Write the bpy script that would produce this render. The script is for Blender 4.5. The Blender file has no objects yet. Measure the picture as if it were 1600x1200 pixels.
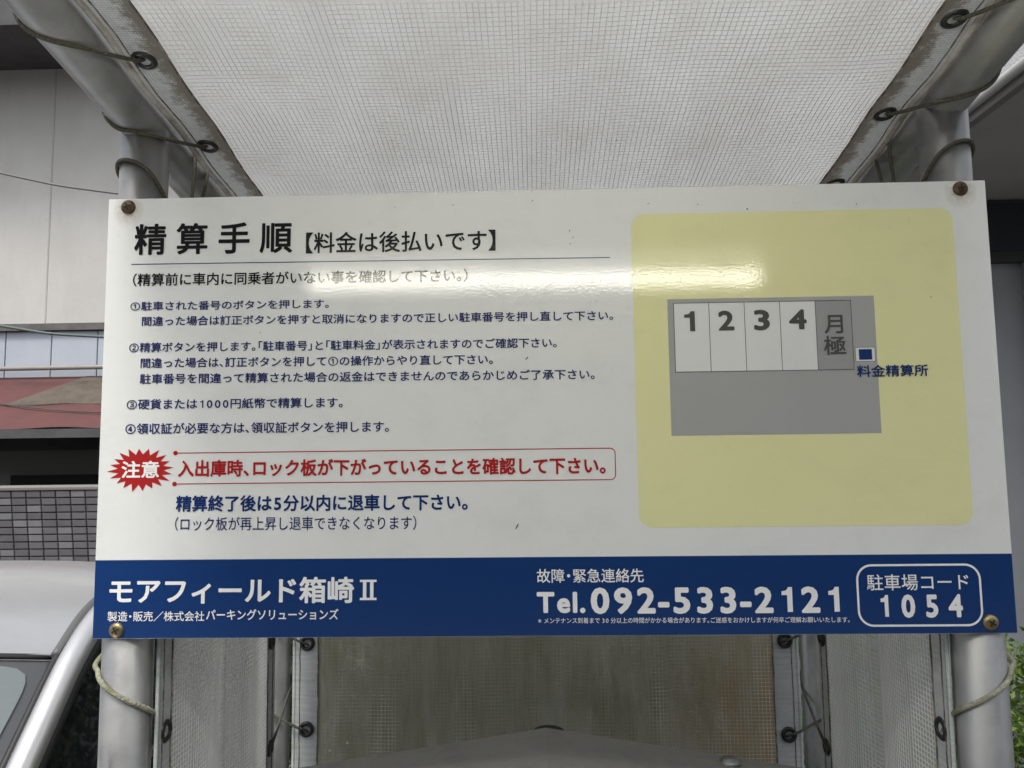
import bpy, bmesh, math, random
from mathutils import Vector, Matrix, noise
R = math.radians
random.seed(7)
SC = bpy.context.scene
COL = SC.collection

# ------------------------------------------------------------------ camera, sky, sun, exposure
cam_d = bpy.data.cameras.new("camera")
cam_d.sensor_width = 36.0
cam_d.lens = 27.0
cam_d.clip_start = 0.02
cam_d.clip_end = 2000
cam = bpy.data.objects.new("camera", cam_d)
COL.objects.link(cam)
_r = Vector((0.9995567, 0.0282217, -0.0124582)); _f = Vector((-0.0268818, 0.9952246, 0.0938331))
_r.normalize(); _f = (_f - _f.dot(_r) * _r).normalized(); _u = _r.cross(_f)
M = Matrix(((_r.x, _u.x, -_f.x), (_r.y, _u.y, -_f.y), (_r.z, _u.z, -_f.z))).to_4x4()
M.translation = Vector((-0.0107, -0.76795, 1.7197))
cam.matrix_world = M
SC.camera = cam

SUN_ELEV, SUN_AZ = R(60), R(197)       # azimuth measured clockwise from +Y: behind the camera, to the left
w = bpy.data.worlds.new("World"); SC.world = w; w.use_nodes = True
nt = w.node_tree
bg = nt.nodes["Background"]
sky = nt.nodes.new("ShaderNodeTexSky"); sky.sky_type = 'NISHITA'; sky.sun_disc = False
sky.sun_elevation = SUN_ELEV; sky.sun_rotation = SUN_AZ; sky.air_density = 1.0; sky.dust_density = 4.0; sky.ozone_density = 1.0
hs = nt.nodes.new("ShaderNodeHueSaturation"); hs.inputs["Saturation"].default_value = 0.3   # thin overcast
nt.links.new(sky.outputs[0], hs.inputs["Color"]); nt.links.new(hs.outputs[0], bg.inputs[0])
bg.inputs[1].default_value = 0.13
sd = bpy.data.lights.new("sun", 'SUN'); sd.energy = 1.5; sd.angle = R(14); sd.color = (1.0, 0.96, 0.9)
sun = bpy.data.objects.new("sun", sd); COL.objects.link(sun)
sdir = Vector((math.sin(SUN_AZ) * math.cos(SUN_ELEV), math.cos(SUN_AZ) * math.cos(SUN_ELEV), math.sin(SUN_ELEV)))
sun.rotation_euler = (-sdir).to_track_quat('-Z', 'Y').to_euler()
sun.location = sdir * 30
vs = SC.view_settings
vs.view_transform = 'Standard'; vs.look = 'None'; vs.gamma = 1.0; vs.use_curve_mapping = False
vs.exposure = 0.68
SC.render.engine = 'CYCLES'
SC.cycles.max_bounces = 10; SC.cycles.transparent_max_bounces = 24
SC.cycles.use_denoising = True

# ------------------------------------------------------------------ materials
def new_mat(name):
    m = bpy.data.materials.new(name); m.use_nodes = True
    t = m.node_tree
    return m, t, t.nodes["Principled BSDF"], t.nodes["Material Output"]

def pos_node(t, scale=(1, 1, 1), obj=False):
    if obj:
        g = t.nodes.new("ShaderNodeTexCoord"); out = g.outputs["Object"]
    else:
        g = t.nodes.new("ShaderNodeNewGeometry"); out = g.outputs["Position"]
    mp = t.nodes.new("ShaderNodeMapping"); mp.inputs["Scale"].default_value = scale
    t.links.new(out, mp.inputs["Vector"])
    return mp.outputs[0]

def noise_node(t, vec, scale, detail=4, rough=0.6, lo=0.35, hi=0.65):
    n = t.nodes.new("ShaderNodeTexNoise"); n.inputs["Scale"].default_value = scale
    n.inputs["Detail"].default_value = detail; n.inputs["Roughness"].default_value = rough
    t.links.new(vec, n.inputs["Vector"])
    mr = t.nodes.new("ShaderNodeMapRange"); mr.inputs["From Min"].default_value = lo; mr.inputs["From Max"].default_value = hi
    t.links.new(n.outputs["Fac"], mr.inputs["Value"])
    return mr.outputs[0]

def mixc(t, fac, a, b):
    m = t.nodes.new("ShaderNodeMix"); m.data_type = 'RGBA'
    if isinstance(fac, (int, float)): m.inputs[0].default_value = fac
    else: t.links.new(fac, m.inputs[0])
    for s, v in ((m.inputs[6], a), (m.inputs[7], b)):
        if isinstance(v, (tuple, list)): s.default_value = (*v[:3], 1)
        else: t.links.new(v, s)
    return m.outputs[2]

def math_node(t, op, a, b=0.0):
    n = t.nodes.new("ShaderNodeMath"); n.operation = op; n.use_clamp = True
    for s, v in ((n.inputs[0], a), (n.inputs[1], b)):
        if isinstance(v, (int, float)): s.default_value = v
        else: t.links.new(v, s)
    return n.outputs[0]

def bump(t, b, h, strength, dist):
    n = t.nodes.new("ShaderNodeBump"); n.inputs["Strength"].default_value = strength; n.inputs["Distance"].default_value = dist
    t.links.new(h, n.inputs["Height"]); t.links.new(n.outputs[0], b.inputs["Normal"])
    return n

def simple(name, c, rough=0.6, metal=0.0, c2=None, nscale=8.0, lo=0.4, hi=0.7, nsc=(1, 1, 1), bscale=0, bstr=0.2, bdist=0.002, coat=0.0, obj=False, spec=None):
    m, t, b, o = new_mat(name)
    v = pos_node(t, nsc, obj)
    if c2: t.links.new(mixc(t, noise_node(t, v, nscale, 6, 0.65, lo, hi), c, c2), b.inputs["Base Color"])
    else: b.inputs["Base Color"].default_value = (*c, 1)
    b.inputs["Roughness"].default_value = rough; b.inputs["Metallic"].default_value = metal
    b.inputs["Coat Weight"].default_value = coat; b.inputs["Coat Roughness"].default_value = 0.06
    if spec is not None: b.inputs["Specular IOR Level"].default_value = spec
    if bscale: bump(t, b, noise_node(t, v, bscale, 4, 0.6, 0.0, 1.0), bstr, bdist)
    return m

def print_mat(name, c, dirt=0.0):
    """laminated print film of the sign: glossy with fine orange peel"""
    m, t, b, o = new_mat(name)
    v = pos_node(t)
    col = c
    if dirt:
        d1 = noise_node(t, pos_node(t, (14, 1, 22)), 1.0, 7, 0.7, 0.50, 0.95)
        d2 = noise_node(t, pos_node(t, (95, 1, 60)), 1.0, 5, 0.75, 0.60, 0.9)
        d = math_node(t, 'MULTIPLY', math_node(t, 'ADD', math_node(t, 'MULTIPLY', d1, 0.7), d2), dirt)
        col = mixc(t, d, c, tuple(x * 0.62 for x in c))
        t.links.new(col, b.inputs["Base Color"])
    else:
        b.inputs["Base Color"].default_value = (*c, 1)
    b.inputs["Roughness"].default_value = 0.035
    b.inputs["Specular IOR Level"].default_value = 0.5
    n = t.nodes.new("ShaderNodeTexNoise"); n.inputs["Scale"].default_value = 420; n.inputs["Detail"].default_value = 2.5
    t.links.new(v, n.inputs["Vector"])
    bump(t, b, n.outputs["Fac"], 0.5, 0.00014)
    return m

MT = {}
MT['white'] = print_mat('print_white', (0.74, 0.755, 0.745), 0.55)
MT['letter_white'] = print_mat('print_letter_white', (0.84, 0.85, 0.85))
MT['black'] = print_mat('print_black', (0.014, 0.014, 0.016))
MT['navy'] = print_mat('print_navy', (0.024, 0.034, 0.135))
MT['navy2'] = print_mat('print_navy_bold', (0.014, 0.038, 0.15))
MT['red'] = print_mat('print_red', (0.40, 0.022, 0.024))
MT['blue'] = print_mat('print_blue', (0.0095, 0.040, 0.155), 0.12)
MT['yellow'] = print_mat('print_yellow', (0.75, 0.745, 0.41), 0.40)
MT['lot'] = print_mat('print_grey', (0.37, 0.375, 0.375), 0.15)
MT['stall'] = print_mat('print_stall_white', (0.70, 0.715, 0.71), 0.25)
MT['stall_grey'] = print_mat('print_stall_grey', (0.32, 0.325, 0.325), 0.15)
MT['grey'] = print_mat('print_dark_grey', (0.085, 0.085, 0.08))
MT['sign_edge'] = simple('sign_edge', (0.30, 0.31, 0.33), 0.4, 0.6)
MT['stain'] = None
MT['screw'] = simple('screw_rust', (0.13, 0.09, 0.058), 0.55, 0.6, (0.06, 0.034, 0.02), 240, 0.35, 0.65)
MT['screw_brass'] = simple('screw_dull_brass', (0.36, 0.29, 0.16), 0.4, 0.85, (0.10, 0.075, 0.04), 200, 0.4, 0.75)
MT['dark'] = simple('dark_recess', (0.012, 0.011, 0.01), 0.8)
MT['speck'] = simple('speck', (0.05, 0.045, 0.04), 0.9)

def pipe_mat():
    m, t, b, o = new_mat('galvanised_pipe')
    v = pos_node(t)
    a = noise_node(t, v, 26, 5, 0.6, 0.38, 0.62)
    c = mixc(t, a, (0.32, 0.322, 0.322), (0.40, 0.40, 0.397))
    s = noise_node(t, pos_node(t, (1, 1, 0.25)), 90, 8, 0.78, 0.60, 0.74)
    c = mixc(t, math_node(t, 'MULTIPLY', s, 0.5), c, (0.17, 0.165, 0.155))
    t.links.new(c, b.inputs["Base Color"])
    b.inputs["Metallic"].default_value = 0.72
    rr = t.nodes.new("ShaderNodeMapRange"); rr.inputs["To Min"].default_value = 0.36; rr.inputs["To Max"].default_value = 0.48
    t.links.new(a, rr.inputs["Value"]); t.links.new(rr.outputs[0], b.inputs["Roughness"])
    bump(t, b, noise_node(t, v, 300, 3, 0.6, 0, 1), 0.08, 0.0006)
    return m
MT['pipe'] = pipe_mat()

def film_mat(name, c, transp, dirt=None, dlo=0.4, dhi=0.7, dsc=(9, 9, 3), trans=0.55, tint=(0.9, 0.9, 0.88)):
    m, t, b, o = new_mat(name)
    t.nodes.remove(b)
    col = c
    tr = transp
    if dirt:
        f = noise_node(t, pos_node(t, dsc), 1.0, 8, 0.72, dlo, dhi)
        col = mixc(t, f, c, dirt)
        if name == 'back_film':         # warm light glow painted into the film colour low on the right
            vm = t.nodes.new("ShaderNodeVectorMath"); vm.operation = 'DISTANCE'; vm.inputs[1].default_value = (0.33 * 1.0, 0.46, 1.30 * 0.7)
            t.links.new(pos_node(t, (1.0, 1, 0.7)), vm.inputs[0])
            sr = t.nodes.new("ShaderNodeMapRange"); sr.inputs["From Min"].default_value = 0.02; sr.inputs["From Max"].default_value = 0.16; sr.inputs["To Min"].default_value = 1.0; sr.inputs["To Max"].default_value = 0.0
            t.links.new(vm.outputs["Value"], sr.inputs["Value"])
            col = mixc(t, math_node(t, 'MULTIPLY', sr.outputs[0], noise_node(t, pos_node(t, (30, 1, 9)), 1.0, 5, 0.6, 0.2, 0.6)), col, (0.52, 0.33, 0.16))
    df = t.nodes.new("ShaderNodeBsdfDiffuse"); tl = t.nodes.new("ShaderNodeBsdfTranslucent"); tp = t.nodes.new("ShaderNodeBsdfTransparent"); gl = t.nodes.new("ShaderNodeBsdfGlossy")
    tp.inputs[0].default_value = (*tint, 1); gl.inputs["Roughness"].default_value = 0.35
    for n in (df, tl):
        if isinstance(col, tuple): n.inputs[0].default_value = (*col, 1)
        else: t.links.new(col, n.inputs[0])
    m1 = t.nodes.new("ShaderNodeMixShader"); m1.inputs[0].default_value = trans
    t.links.new(df.outputs[0], m1.inputs[1]); t.links.new(tl.outputs[0], m1.inputs[2])
    mg = t.nodes.new("ShaderNodeMixShader"); mg.inputs[0].default_value = 0.04
    t.links.new(m1.outputs[0], mg.inputs[1]); t.links.new(gl.outputs[0], mg.inputs[2])
    m2 = t.nodes.new("ShaderNodeMixShader")
    if dirt:
        mr = t.nodes.new("ShaderNodeMapRange"); mr.inputs["To Min"].default_value = transp; mr.inputs["To Max"].default_value = transp * 0.35
        t.links.new(f, mr.inputs["Value"]); t.links.new(mr.outputs[0], m2.inputs[0])
    else: m2.inputs[0].default_value = transp
    t.links.new(mg.outputs[0], m2.inputs[1]); t.links.new(tp.outputs[0], m2.inputs[2])
    t.links.new(m2.outputs[0], o.inputs[0])
    return m
MT['film_top'] = film_mat('canopy_film', (0.50, 0.51, 0.51), 0.05, (0.36, 0.355, 0.335), 0.38, 0.80, (6, 4, 5), 0.55)
MT['film_side'] = film_mat('side_film', (0.62, 0.625, 0.60), 0.34, (0.42, 0.41, 0.37), 0.4, 0.75, (7, 7, 1.2), 0.5)
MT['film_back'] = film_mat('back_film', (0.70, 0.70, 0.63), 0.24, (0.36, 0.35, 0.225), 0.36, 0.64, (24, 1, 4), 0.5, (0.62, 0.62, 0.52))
MT['thread_back'] = simple('grimy_thread', (0.74, 0.74, 0.68), 0.7, 0, (0.40, 0.385, 0.28), 1.0, 0.33, 0.56, (24, 1, 5))
MT['thread'] = simple('white_thread', (0.74, 0.74, 0.72), 0.7)
MT['thread_top'] = simple('canopy_thread', (0.60, 0.595, 0.575), 0.7)
def hem_mat(name, axis_expr):
    """double layer edge strip: whitish, mould-brown along the stitched inner edge"""
    m, t, b, o = new_mat(name)
    tc = t.nodes.new("ShaderNodeTexCoord")
    uv = t.nodes.new("ShaderNodeSeparateXYZ"); t.links.new(tc.outputs["UV"], uv.inputs[0])
    n = noise_node(t, pos_node(t, (1, 1, 1)), 70, 8, 0.8, 0.34, 0.66)
    e = t.nodes.new("ShaderNodeMapRange"); e.inputs["From Min"].default_value = 0.35; e.inputs["From Max"].default_value = 0.88
    t.links.new(uv.outputs[0], e.inputs["Value"])
    s = math_node(t, 'SUBTRACT', math_node(t, 'ADD', math_node(t, 'MULTIPLY', e.outputs[0], 0.5), math_node(t, 'MULTIPLY', n, 0.5)), 0.40)
    s = math_node(t, 'MULTIPLY', s, 3.6)
    base = mixc(t, noise_node(t, pos_node(t), 160, 4, 0.7, 0.4, 0.7), (0.68, 0.71, 0.72), (0.56, 0.575, 0.57))
    # the weave of both layers: threads along and across the strip
    for ax, sc_ in (('X', 4.7), ('Y', 112.0)):
        wv = t.nodes.new("ShaderNodeTexWave"); wv.inputs["Scale"].default_value = sc_; wv.bands_direction = ax; wv.inputs["Distortion"].default_value = 0.25
        t.links.new(tc.outputs["UV"], wv.inputs["Vector"])
        wr = t.nodes.new("ShaderNodeMapRange"); wr.inputs["From Min"].default_value = 0.72; wr.inputs["From Max"].default_value = 0.95
        t.links.new(wv.outputs["Fac"], wr.inputs["Value"])
        base = mixc(t, math_node(t, 'MULTIPLY', wr.outputs[0], 0.45), base, (0.34, 0.34, 0.33))
        s = math_node(t, 'ADD', s, math_node(t, 'MULTIPLY', math_node(t, 'MULTIPLY', wr.outputs[0], s), 0.6))
    c = mixc(t, math_node(t, 'MULTIPLY', s, 0.85), base, (0.185, 0.155, 0.12))
    df = t.nodes.new("ShaderNodeBsdfTranslucent"); t.links.new(c, df.inputs[0]); t.links.new(c, b.inputs["Base Color"])
    b.inputs["Roughness"].default_value = 0.6
    mx = t.nodes.new("ShaderNodeMixShader"); mx.inputs[0].default_value = 0.5
    t.links.new(b.outputs[0], mx.inputs[1]); t.links.new(df.outputs[0], mx.inputs[2]); t.links.new(mx.outputs[0], o.inputs[0])
    return m
MT['hem'] = hem_mat('sheet_hem', 0)
MT['hem_clean'] = simple('side_hem', (0.50, 0.53, 0.535), 0.6, 0, (0.40, 0.41, 0.405), 1.0, 0.4, 0.7, (30, 30, 260))
MT['hem_roll'] = simple('hem_roll', (0.50, 0.485, 0.45), 0.7, 0, (0.30, 0.275, 0.24), 60, 0.4, 0.7, bscale=220, bstr=0.5)
MT['stitch'] = simple('stitch', (0.10, 0.085, 0.07), 0.9, 0, (0.28, 0.25, 0.21), 90, 0.45, 0.6)
MT['grommet'] = simple('grommet_black', (0.016, 0.016, 0.018), 0.35)
def rope_mat(name, c1, c2):
    m, t, b, o = new_mat(name)
    v = pos_node(t)
    c = mixc(t, noise_node(t, v, 22, 4, 0.6, 0.4, 0.62), c1, c2)
    vr = t.nodes.new("ShaderNodeTexVoronoi"); vr.inputs["Scale"].default_value = 420
    t.links.new(v, vr.inputs["Vector"])
    c = mixc(t, math_node(t, 'MULTIPLY', vr.outputs["Distance"], 0.75), c, tuple(x * 0.45 for x in c1))
    t.links.new(c, b.inputs["Base Color"]); b.inputs["Roughness"].default_value = 0.85
    bump(t, b, vr.outputs["Distance"], 0.9, 0.0012)
    return m
MT['rope'] = rope_mat('rope_olive', (0.075, 0.074, 0.052), (0.115, 0.112, 0.08))
MT['rope_pale'] = rope_mat('rope_pale', (0.46, 0.455, 0.36), (0.15, 0.16, 0.07))
MT['rope_dark'] = rope_mat('rope_dark', (0.085, 0.088, 0.07), (0.13, 0.13, 0.095))
MT['hood'] = simple('machine_hood_grey', (0.32, 0.312, 0.295), 0.55, 0.1, (0.26, 0.252, 0.238), 30, 0.45, 0.75, bscale=160, bstr=0.12)
MT['cabinet'] = simple('machine_cabinet', (0.30, 0.31, 0.32), 0.45, 0.2)
MT['screen'] = simple('machine_display_dark', (0.02, 0.022, 0.025), 0.15)
MT['button'] = simple('machine_button', (0.45, 0.46, 0.44), 0.4)
MT['bolt'] = simple('bolt_steel', (0.42, 0.42, 0.41), 0.35, 0.9)

def car_paint():
    m, t, b, o = new_mat('silver_car_paint')
    v = pos_node(t)
    d = noise_node(t, pos_node(t, (1, 1, 1)), 6, 4, 0.55, 0.3, 0.75)
    fl = noise_node(t, v, 900, 1, 0.5, 0.35, 0.65)
    c = mixc(t, d, (0.78, 0.79, 0.80), (0.62, 0.625, 0.625))  # mottled sky reflections painted into the base colour
    c = mixc(t, math_node(t, 'MULTIPLY', fl, 0.15), c, (0.62, 0.63, 0.64))
    t.links.new(c, b.inputs["Base Color"]); b.inputs["Metallic"].default_value = 0.725
    rr = t.nodes.new("ShaderNodeMapRange"); rr.inputs["To Min"].default_value = 0.26; rr.inputs["To Max"].default_value = 0.42
    t.links.new(d, rr.inputs["Value"]); t.links.new(rr.outputs[0], b.inputs["Roughness"])
    b.inputs["Coat Weight"].default_value = 0.5; b.inputs["Coat Roughness"].default_value = 0.12
    bump(t, b, noise_node(t, pos_node(t), 9, 5, 0.6, 0, 1), 0.16, 0.008)
    return m
MT['paint'] = car_paint()
MT['rubber'] = simple('rubber_trim', (0.02, 0.02, 0.021), 0.55)
MT['groove'] = simple('roof_groove_trim', (0.10, 0.102, 0.105), 0.5)
MT['glass'] = simple('car_glass_dark', (0.012, 0.015, 0.016), 0.04, 0.0, coat=0.3)
MT['screen_glass'] = simple('windscreen_glass', (0.15, 0.175, 0.18), 0.05, 0.0, spec=1.0, coat=1.0)
MT['frit'] = simple('windscreen_border', (0.075, 0.078, 0.085), 0.12, 0.0, coat=0.6)
MT['tyre'] = simple('tyre', (0.02, 0.02, 0.02), 0.85)
MT['rim'] = simple('rim', (0.45, 0.45, 0.46), 0.3, 0.9)
MT['lamp_clear'] = simple('headlight_clear', (0.55, 0.57, 0.58), 0.08, 0.3)

MT['concrete'] = None
def concrete_mat():
    m, t, b, o = new_mat('weathered_concrete')
    v = pos_node(t)
    a = noise_node(t, v, 1.1, 8, 0.65, 0.35, 0.68)
    s = noise_node(t, pos_node(t, (2.2, 1, 0.35)), 1.0, 6, 0.65, 0.45, 0.75)
    c = mixc(t, a, (0.52, 0.515, 0.49), (0.60, 0.595, 0.575))
    c = mixc(t, math_node(t, 'MULTIPLY', s, 0.5), c, (0.44, 0.43, 0.40))
    sp = noise_node(t, v, 14, 5, 0.7, 0.62, 0.8)
    c = mixc(t, math_node(t, 'MULTIPLY', sp, 0.4), c, (0.26, 0.25, 0.235))
    t.links.new(c, b.inputs["Base Color"]); b.inputs["Roughness"].default_value = 0.9
    bump(t, b, noise_node(t, v, 30, 6, 0.7, 0, 1), 0.25, 0.01)
    return m
MT['concrete'] = concrete_mat()
MT['concrete_joint'] = simple('concrete_joint', (0.40, 0.395, 0.375), 0.95, 0, (0.52, 0.515, 0.49), 2.5)
MT['soffit_dark'] = simple('dark_eave_boards', (0.085, 0.086, 0.09), 0.8, 0, (0.06, 0.06, 0.062), 5)
MT['panel_blue'] = simple('pale_blue_siding', (0.42, 0.46, 0.53), 0.5, 0, (0.47, 0.505, 0.565), 2.5)
MT['joint_dark'] = simple('siding_joint', (0.13, 0.14, 0.16), 0.8)
MT['band_dark'] = simple('dark_flashing', (0.10, 0.095, 0.09), 0.7, 0, (0.16, 0.15, 0.14), 6)
MT['drain'] = simple('grey_pvc_pipe', (0.30, 0.285, 0.265), 0.5)
MT['redroof'] = simple('faded_red_roof', (0.115, 0.040, 0.038), 0.65, 0, (0.085, 0.034, 0.031), 4.5, 0.4, 0.7, bscale=12, bstr=0.3, bdist=0.01)
MT['brownroof'] = simple('weathered_brown_roof', (0.115, 0.095, 0.075), 0.85, 0, (0.08, 0.062, 0.05), 9, bscale=30, bstr=0.4, bdist=0.01)
MT['shade_wall'] = simple('eave_shade_tone', (0.07, 0.07, 0.072), 0.8, 0, (0.045, 0.045, 0.048), 3)  # shade under the lean-to roof is put into this colour
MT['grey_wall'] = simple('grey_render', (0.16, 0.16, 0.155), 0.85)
MT['black_void'] = simple('vent_slot', (0.01, 0.01, 0.01), 0.9)
MT['tile_a'] = simple('tile_grey', (0.145, 0.14, 0.148), 0.4, 0, (0.12, 0.115, 0.122), 9)
MT['tile_b'] = simple('tile_mid_grey', (0.165, 0.16, 0.168), 0.4, 0, (0.135, 0.13, 0.137), 9)
MT['tile_c'] = simple('tile_pale_grey', (0.225, 0.222, 0.232), 0.4, 0, (0.19, 0.188, 0.196), 9)
MT['grout'] = simple('dark_grout', (0.045, 0.043, 0.043), 0.9)
MT['cap'] = simple('wall_cap', (0.20, 0.198, 0.195), 0.7)
MT['cable'] = simple('cable_grey', (0.16, 0.155, 0.15), 0.6)
MT['cable_teal'] = simple('cable_teal', (0.10, 0.15, 0.145), 0.6)
MT['stucco'] = simple('white_stucco', (0.72, 0.73, 0.74), 0.9, 0, (0.62, 0.63, 0.64), 18, bscale=90, bstr=0.9, bdist=0.01)
MT['fascia'] = simple('fascia_grey', (0.24, 0.235, 0.225), 0.55, 0, (0.19, 0.185, 0.18), 3)
MT['gutter'] = simple('gutter_pale', (0.42, 0.42, 0.41), 0.4)
MT['soffit'] = simple('soffit_grey', (0.44, 0.44, 0.415), 0.85, 0, (0.38, 0.38, 0.36), 2)
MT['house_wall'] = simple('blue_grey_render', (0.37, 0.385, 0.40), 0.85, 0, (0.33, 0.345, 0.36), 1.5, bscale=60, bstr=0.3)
MT['window_dark'] = simple('window_glass_dark', (0.035, 0.04, 0.05), 0.08)
MT['frame_dark'] = simple('window_frame_dark', (0.05, 0.052, 0.058), 0.5)
def leaf_mat(name, c1, c2):
    m, t, b, o = new_mat(name)
    c = mixc(t, noise_node(t, pos_node(t), 25, 3, 0.6, 0.35, 0.65), c1, c2)
    t.links.new(c, b.inputs["Base Color"]); b.inputs["Roughness"].default_value = 0.45
    tl = t.nodes.new("ShaderNodeBsdfTranslucent"); t.links.new(c, tl.inputs[0])
    mx = t.nodes.new("ShaderNodeMixShader"); mx.inputs[0].default_value = 0.35
    t.links.new(b.outputs[0], mx.inputs[1]); t.links.new(tl.outputs[0], mx.inputs[2]); t.links.new(mx.outputs[0], o.inputs[0])
    return m
MT['leaf'] = leaf_mat('shrub_leaf', (0.07, 0.14, 0.022), (0.16, 0.23, 0.045))
MT['leaf_dark'] = leaf_mat('hedge_leaf', (0.028, 0.05, 0.014), (0.06, 0.085, 0.025))
MT['stem'] = simple('stem_bark', (0.10, 0.075, 0.05), 0.9)
MT['terracotta'] = simple('terracotta', (0.48, 0.22, 0.10), 0.75, 0, (0.40, 0.17, 0.08), 20)
MT['asphalt'] = simple('asphalt', (0.055, 0.055, 0.056), 0.9, 0, (0.075, 0.074, 0.072), 3, bscale=160, bstr=0.5, bdist=0.004)
MT['pad'] = simple('concrete_pad', (0.32, 0.315, 0.30), 0.9, 0, (0.26, 0.255, 0.24), 5, bscale=60, bstr=0.3)
MT['line_paint'] = simple('line_paint', (0.66, 0.66, 0.63), 0.8, 0, (0.48, 0.48, 0.46), 14)
MT['lamp_body'] = simple('lamp_housing', (0.75, 0.75, 0.74), 0.4)
def emit_mat(name, c, s):
    m, t, b, o = new_mat(name)
    b.inputs["Base Color"].default_value = (0.8, 0.8, 0.78, 1)
    b.inputs["Emission Color"].default_value = (*c, 1); b.inputs["Emission Strength"].default_value = s
    return m
MT['tube_light'] = emit_mat('lit_tube', (1.0, 0.97, 0.84), 13.0)

# ------------------------------------------------------------------ builders
ROOT = {}
def thing(name, label, cat, loc=(0, 0, 0), group=None):
    o = bpy.data.objects.new(name, None); COL.objects.link(o)
    o.empty_display_size = 0.05
    o.location = loc; o['label'] = label; o['category'] = cat
    if group: o['group'] = group
    ROOT[o] = Vector(loc)
    return o

def link(name, me, mat, parent=None, label=None):
    o = bpy.data.objects.new(name, me); COL.objects.link(o)
    if mat is not None and not me.materials: me.materials.append(mat)
    if parent is not None:
        o.parent = parent; ROOT[o] = ROOT[parent]
    else: ROOT[o] = Vector((0, 0, 0))
    if label: o['label'] = label
    return o

def mesh(name, V, Fc, mat, parent=None, smooth=False, base=None, label=None):
    """V in world coordinates"""
    off = ROOT[parent] if parent is not None else (Vector(base) if base is not None else Vector((0, 0, 0)))
    me = bpy.data.meshes.new(name)
    me.from_pydata([(v[0] - off[0], v[1] - off[1], v[2] - off[2]) for v in V], [], Fc)
    me.update()
    if smooth: me.shade_smooth()
    o = link(name, me, mat, parent, label)
    if parent is None and base is not None: o.location = base
    return o

def tag(o, label, cat, group=None):
    o['label'] = label; o['category'] = cat
    if group: o['group'] = group
    return o

def struct(o):
    o['kind'] = 'structure'; return o

class MB:
    def __init__(s): s.V = []; s.F = []
    def add(s, V, F):
        k = len(s.V); s.V += [tuple(v) for v in V]; s.F += [tuple(i + k for i in f) for f in F]; return s
    def box(s, x0, x1, y0, y1, z0, z1):
        return s.add([(x0, y0, z0), (x1, y0, z0), (x1, y1, z0), (x0, y1, z0), (x0, y0, z1), (x1, y0, z1), (x1, y1, z1), (x0, y1, z1)],
                     [(0, 3, 2, 1), (4, 5, 6, 7), (0, 1, 5, 4), (1, 2, 6, 5), (2, 3, 7, 6), (3, 0, 4, 7)])
    def tube(s, P, r, n=12, caps=True, squash=None):
        P = [Vector(p) for p in P]; k = len(s.V)
        T = []
        for i in range(len(P)):
            a = P[max(i - 1, 0)]; b = P[min(i + 1, len(P) - 1)]; T.append((b - a).normalized())
        up = Vector((0, 0, 1)) if abs(T[0].z) < 0.9 else Vector((0, 1, 0))
        nrm = (up - up.dot(T[0]) * T[0]).normalized()
        for i, p in enumerate(P):
            nrm = (nrm - nrm.dot(T[i]) * T[i]).normalized(); bi = T[i].cross(nrm)
            rr = r[i] if isinstance(r, (list, tuple)) else r
            for j in range(n):
                a = 2 * math.pi * j / n
                s.V.append(tuple(p + nrm * math.cos(a) * rr + bi * math.sin(a) * rr * (squash or 1)))
        for i in range(len(P) - 1):
            for j in range(n):
                s.F.append((k + i * n + j, k + i * n + (j + 1) % n, k + (i + 1) * n + (j + 1) % n, k + (i + 1) * n + j))
        if caps:
            s.F.append(tuple(k + j for j in range(n))[::-1]); s.F.append(tuple(k + (len(P) - 1) * n + j for j in range(n)))
        return s
    def grid(s, fn, nu, nv):
        k = len(s.V)
        for i in range(nu + 1):
            for j in range(nv + 1): s.V.append(tuple(fn(i / nu, j / nv)))
        for i in range(nu):
            for j in range(nv):
                a = k + i * (nv + 1) + j
                s.F.append((a, a + nv + 1, a + nv + 2, a + 1))
        return s
    def lathe(s, prof, c, axis='z', n=24):
        k = len(s.V)
        for (rr, h) in prof:
            for j in range(n):
                a = 2 * math.pi * j / n; x, y = rr * math.cos(a), rr * math.sin(a)
                s.V.append((c[0] + x, c[1] + y, c[2] + h) if axis == 'z' else ((c[0] + x, c[1] - h, c[2] + y) if axis == 'y' else (c[0] + h, c[1] + x, c[2] + y)))
        for i in range(len(prof) - 1):
            for j in range(n):
                s.F.append((k + i * n + j, k + i * n + (j + 1) % n, k + (i + 1) * n + (j + 1) % n, k + (i + 1) * n + j))
        s.F.append(tuple(k + (len(prof) - 1) * n + j for j in range(n)))
        return s
    def build(s, name, mat, parent=None, smooth=False, base=None, label=None):
        return mesh(name, s.V, s.F, mat, parent, smooth, base, label)

def smooth_path(P, k=8):
    P = [Vector(p) for p in P]; out = []
    Q = [P[0] * 2 - P[1]] + P + [P[-1] * 2 - P[-2]]
    for i in range(1, len(Q) - 2):
        a, b, c, d = Q[i - 1], Q[i], Q[i + 1], Q[i + 2]
        for j in range(k):
            t = j / k
            out.append(0.5 * ((2 * b) + (c - a) * t + (2 * a - 5 * b + 4 * c - d) * t * t + (3 * b - a - 3 * c + d) * t ** 3))
    out.append(P[-1]); return out

def weld(o):
    bm = bmesh.new(); bm.from_mesh(o.data); bmesh.ops.recalc_face_normals(bm, faces=bm.faces); bm.to_mesh(o.data); bm.free(); return o

def bevel(o, w, seg=2):
    m = o.modifiers.new('bevel', 'BEVEL'); m.width = w; m.segments = seg; m.limit_method = 'ANGLE'; m.angle_limit = R(40); return o

def auto_smooth(o, ang=40):
    o.data.shade_smooth()
    o.data.set_sharp_from_angle(angle=R(ang)); return o

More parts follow.
